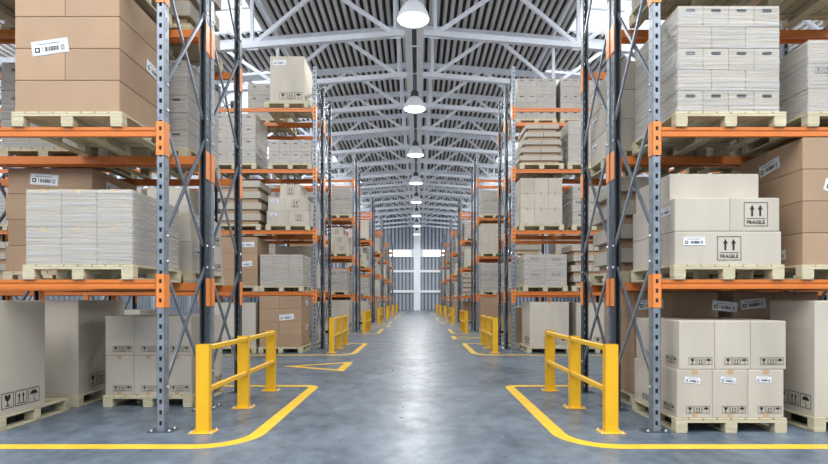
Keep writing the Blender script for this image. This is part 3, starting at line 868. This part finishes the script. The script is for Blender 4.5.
# ---- first racks, right side
marked(Ld(1,0,'A',0,0, u=.225, dy=-.03), ny=2, h=.525)
big(Ld(1,0,'A',0,1, u=1.74), h=1.27, d=.72, so=.05, ss=.16)
brown(Ld(1,0,'B',0,0, u=.32), h=.347, stick=((3,'f',.5,.1,.34,-.1,' right'),(3,'f',.06,.1,.34,.06,' left')))
brown(Ld(1,0,'B',0,1, u=1.66), h=.347, stick=((3,'f',.1,.1,.34,.1,' left'),))
fragile_r(Ld(1,0,'A',1,0, u=.22))
brown(Ld(1,0,'A',1,1, u=1.61), h=.347, flip=1, stick=((3,'l',-.15,.06,.36,.15,' front'),(2,'f',.22,.12,.34,-.25,' left'),(0,'l',.55,.05,.3,.1,' left')))
trays(Ld(1,0,'B',1,0, u=.15), n=4, h=.32)
wrapped(Ld(1,0,'B',1,1), cols=3, rows=2, h=.9)
wrapped(Ld(1,0,'A',2,0, u=.24), cols=4, rows=5, h=1.16, w=1.11, alt=1, x=.01)
wrapped(Ld(1,0,'A',2,1, u=1.67), cols=3, rows=3, h=.79, symbols=True, holes=0)
big_row(Ld(1,0,'B',2,0, u=.11), rows=3, h=.39)
wrapped(Ld(1,0,'B',2,1), cols=3, rows=2, h=.95)
wrapped(Ld(1,0,'A',3,0, u=.2), cols=3, rows=2, h=.9, holes=0)
brown(Ld(1,0,'A',3,1, u=1.66), rows=2)
# ---- second racks, left side
brown(Ld(-1,1,'A',0,0, u=.36), h=.345, stick=((2,'f',.55,.02,.4,.1,''),(2,'f',.05,.08,.34,.1,' right'),(3,'r',.5,.1,.34,-.1,' right'),(1,'r',.5,.08,.34,.1,' right')))
big(Ld(-1,1,'A',0,1), h=1.2); big(Ld(-1,1,'B',0,0), h=1.22); grid(Ld(-1,1,'A',0,3), 3, 2, .5); brown(Ld(-1,1,'A',0,4), rows=3)
wrapped(Ld(-1,1,'A',1,0, u=.34), cols=3, rows=2, h=.84, holes=0, tape=True)
brown(Ld(-1,1,'A',1,1, u=1.55), rows=3, h=.44, stick=((2,'f',.7,.16,.36,.03,''),(1,'f',.1,.06,.36,.12,' right'),(2,'f',.1,.16,.36,.03,' right')))
trays(Ld(-1,1,'A',1,3), n=4); grid(Ld(-1,1,'B',1,0), 2, 3, .4)
trays(Ld(-1,1,'A',1,5), n=4, h=.3)
fragile_l(Ld(-1,1,'A',2,0, u=.16))
trays(Ld(-1,1,'A',2,1, u=1.5), n=4, h=.3)
grid(Ld(-1,1,'A',2,2), 2, 2, .5); marked(Ld(-1,1,'A',2,3), h=.5, dec=False)
wrapped(Ld(-1,1,'B',2,0), cols=3, rows=2, h=1.0, holes=0)
wrapped(Ld(-1,1,'A',3,0, u=.1), cols=4, rows=2, h=.62, holes=1)
wrapped(Ld(-1,1,'A',3,1), cols=3, rows=4, h=1.35); wrapped(Ld(-1,1,'A',3,2), cols=3, rows=4, h=1.25)
big(Ld(-1,1,'A',4,0, u=.2), h=1.24, w=.93, label=True, x=.13)
wrapped(Ld(-1,1,'B',4,0, u=1.1), cols=3, rows=3, h=1.05)
# ---- second racks, right side
big(Ld(1,1,'A',0,0, u=.40), h=1.22, w=1.06, x=.06)
big(Ld(1,1,'A',0,1, u=1.72), h=1.2); brown(Ld(1,1,'B',0,0), rows=3); marked(Ld(1,1,'A',0,2), h=.5, dec=False)
wrapped(Ld(1,1,'A',1,0, u=.30), cols=2, rows=2, h=.85, holes=0, symbols=True)
trays(Ld(1,1,'A',1,1), n=4, h=.28); brown(Ld(1,1,'A',1,2), rows=3); wrapped(Ld(1,1,'B',1,0), cols=3, rows=2, h=.8, holes=0)
grid(Ld(1,1,'A',2,0, u=.2), 3, 3, .42)
wrapped(Ld(1,1,'A',2,1), cols=3, rows=3, h=1.05, symbols=True); marked(Ld(1,1,'A',2,2), h=.45, dec=False)
trays(Ld(1,1,'A',3,0, u=.2), n=5, h=.215, shrink=.55)
wrapped(Ld(1,1,'A',3,1, u=1.5), cols=3, rows=3, h=1.15, holes=0); wrapped(Ld(1,1,'B',3,0), cols=3, rows=2, h=.4, holes=0)
wrapped(Ld(1,1,'B',4,0, u=.36), cols=4, rows=5, h=1.2, alt=1)
wrapped(Ld(1,1,'B',4,1, u=1.66), cols=4, rows=5, h=1.2, alt=1)
# ---- third racks
big(Ld(-1,2,'A',0,0, u=.2), h=1.26, fmark=False); brown(Ld(-1,2,'A',0,1), rows=4)
wrapped(Ld(-1,2,'A',1,0), cols=3, rows=2, h=.95, symbols=True, holes=0); wrapped(Ld(-1,2,'A',1,1), cols=3, rows=2, h=.9, holes=0)
fragile_l(Ld(-1,2,'A',2,0, u=.22)); brown(Ld(-1,2,'A',2,1), rows=3)
wrapped(Ld(-1,2,'A',3,0, u=.1), cols=3, rows=3, h=1.2, symbols=True, holes=0); wrapped(Ld(-1,2,'A',3,1), cols=3, rows=3, h=1.1, holes=0)
brown(Ld(-1,2,'B',0,0), rows=4); wrapped(Ld(-1,2,'B',1,0), rows=2, h=.7, holes=0); grid(Ld(-1,2,'B',2,0), 3, 2, .4); big(Ld(-1,2,'B',3,0), h=1.2)
brown(Ld(1,2,'A',0,0, u=.12), rows=4); grid(Ld(1,2,'A',0,1), 3, 2, .5)
wrapped(Ld(1,2,'A',1,0, u=.16), cols=3, rows=3, h=1.2, symbols=True, holes=0); wrapped(Ld(1,2,'A',1,1), cols=3, rows=2, h=1.0, holes=0)
grid(Ld(1,2,'A',2,0, u=.16), 3, 3, .42); trays(Ld(1,2,'A',2,1), n=4)
wrapped(Ld(1,2,'A',3,0, u=.16), cols=3, rows=3, h=1.05, symbols=True, holes=0)
big(Ld(1,2,'B',0,0), h=1.2); wrapped(Ld(1,2,'B',1,0), rows=2, h=.8, holes=0); brown(Ld(1,2,'B',2,0), rows=3); big(Ld(1,2,'B',3,0), h=1.2, w=.8)
# ---- outer bays seen through the gaps
ro = random.Random(5)
for side in (-1, 1):
    for n, ps, lvs in ((1, (3, 4, 5, 6, 7), (0, 1, 2)), (2, (2, 3), (0, 1, 2, 3))):
        for lv in lvs:
            for p in ps:
                if (side, n, 'A', lv, p) in USED: continue
                L = Ld(side, n, 'A', lv, p); k = ro.choice('wwbt') if lv else ro.choice('wbb')
                if k == 'w': wrapped(L, cols=2, rows=2, h=.8 + ro.random()*.5, holes=0)
                elif k == 'b': big(L, h=1.0 + ro.random()*.25, smark='')
                else: trays(L, n=4, h=.28)
# ---- fourth racks and beyond
rr = random.Random(11)
kinds = ['big', 'wrapped', 'brown', 'grid', 'trays', 'wrapped2', 'fragile']
for n in range(3, 7):
    for side in (-1, 1):
        for which in 'AB':
            prev = None
            for lv in range(4 if which == 'A' else 4):
                if rr.random() < .06: continue
                k = rr.choice([q for q in kinds if q != prev]); prev = k
                if lv == 0: k = rr.choice(['brown', 'big', 'grid'])
                L = Ld(side, n, which, lv, 0, u=.12 + rr.random()*.25)
                if k == 'big': big(L, h=1.2, fmark=(n == 3), smark='')
                elif k == 'wrapped': wrapped(L, cols=2, rows=2, h=.95, holes=0)
                elif k == 'wrapped2': wrapped(L, cols=2, rows=2, h=1.2, holes=0)
                elif k == 'brown': brown(L, rows=3, h=.4)
                elif k == 'grid': grid(L, 2, 2, .5)
                elif k == 'trays': trays(L, n=4, h=.28)
                else: fragile_l(L)
for o in bpy.data.objects:
    if 'dims' in o: del o['dims']
print('cartons', N_CARTON[0], 'objects', len(bpy.data.objects))
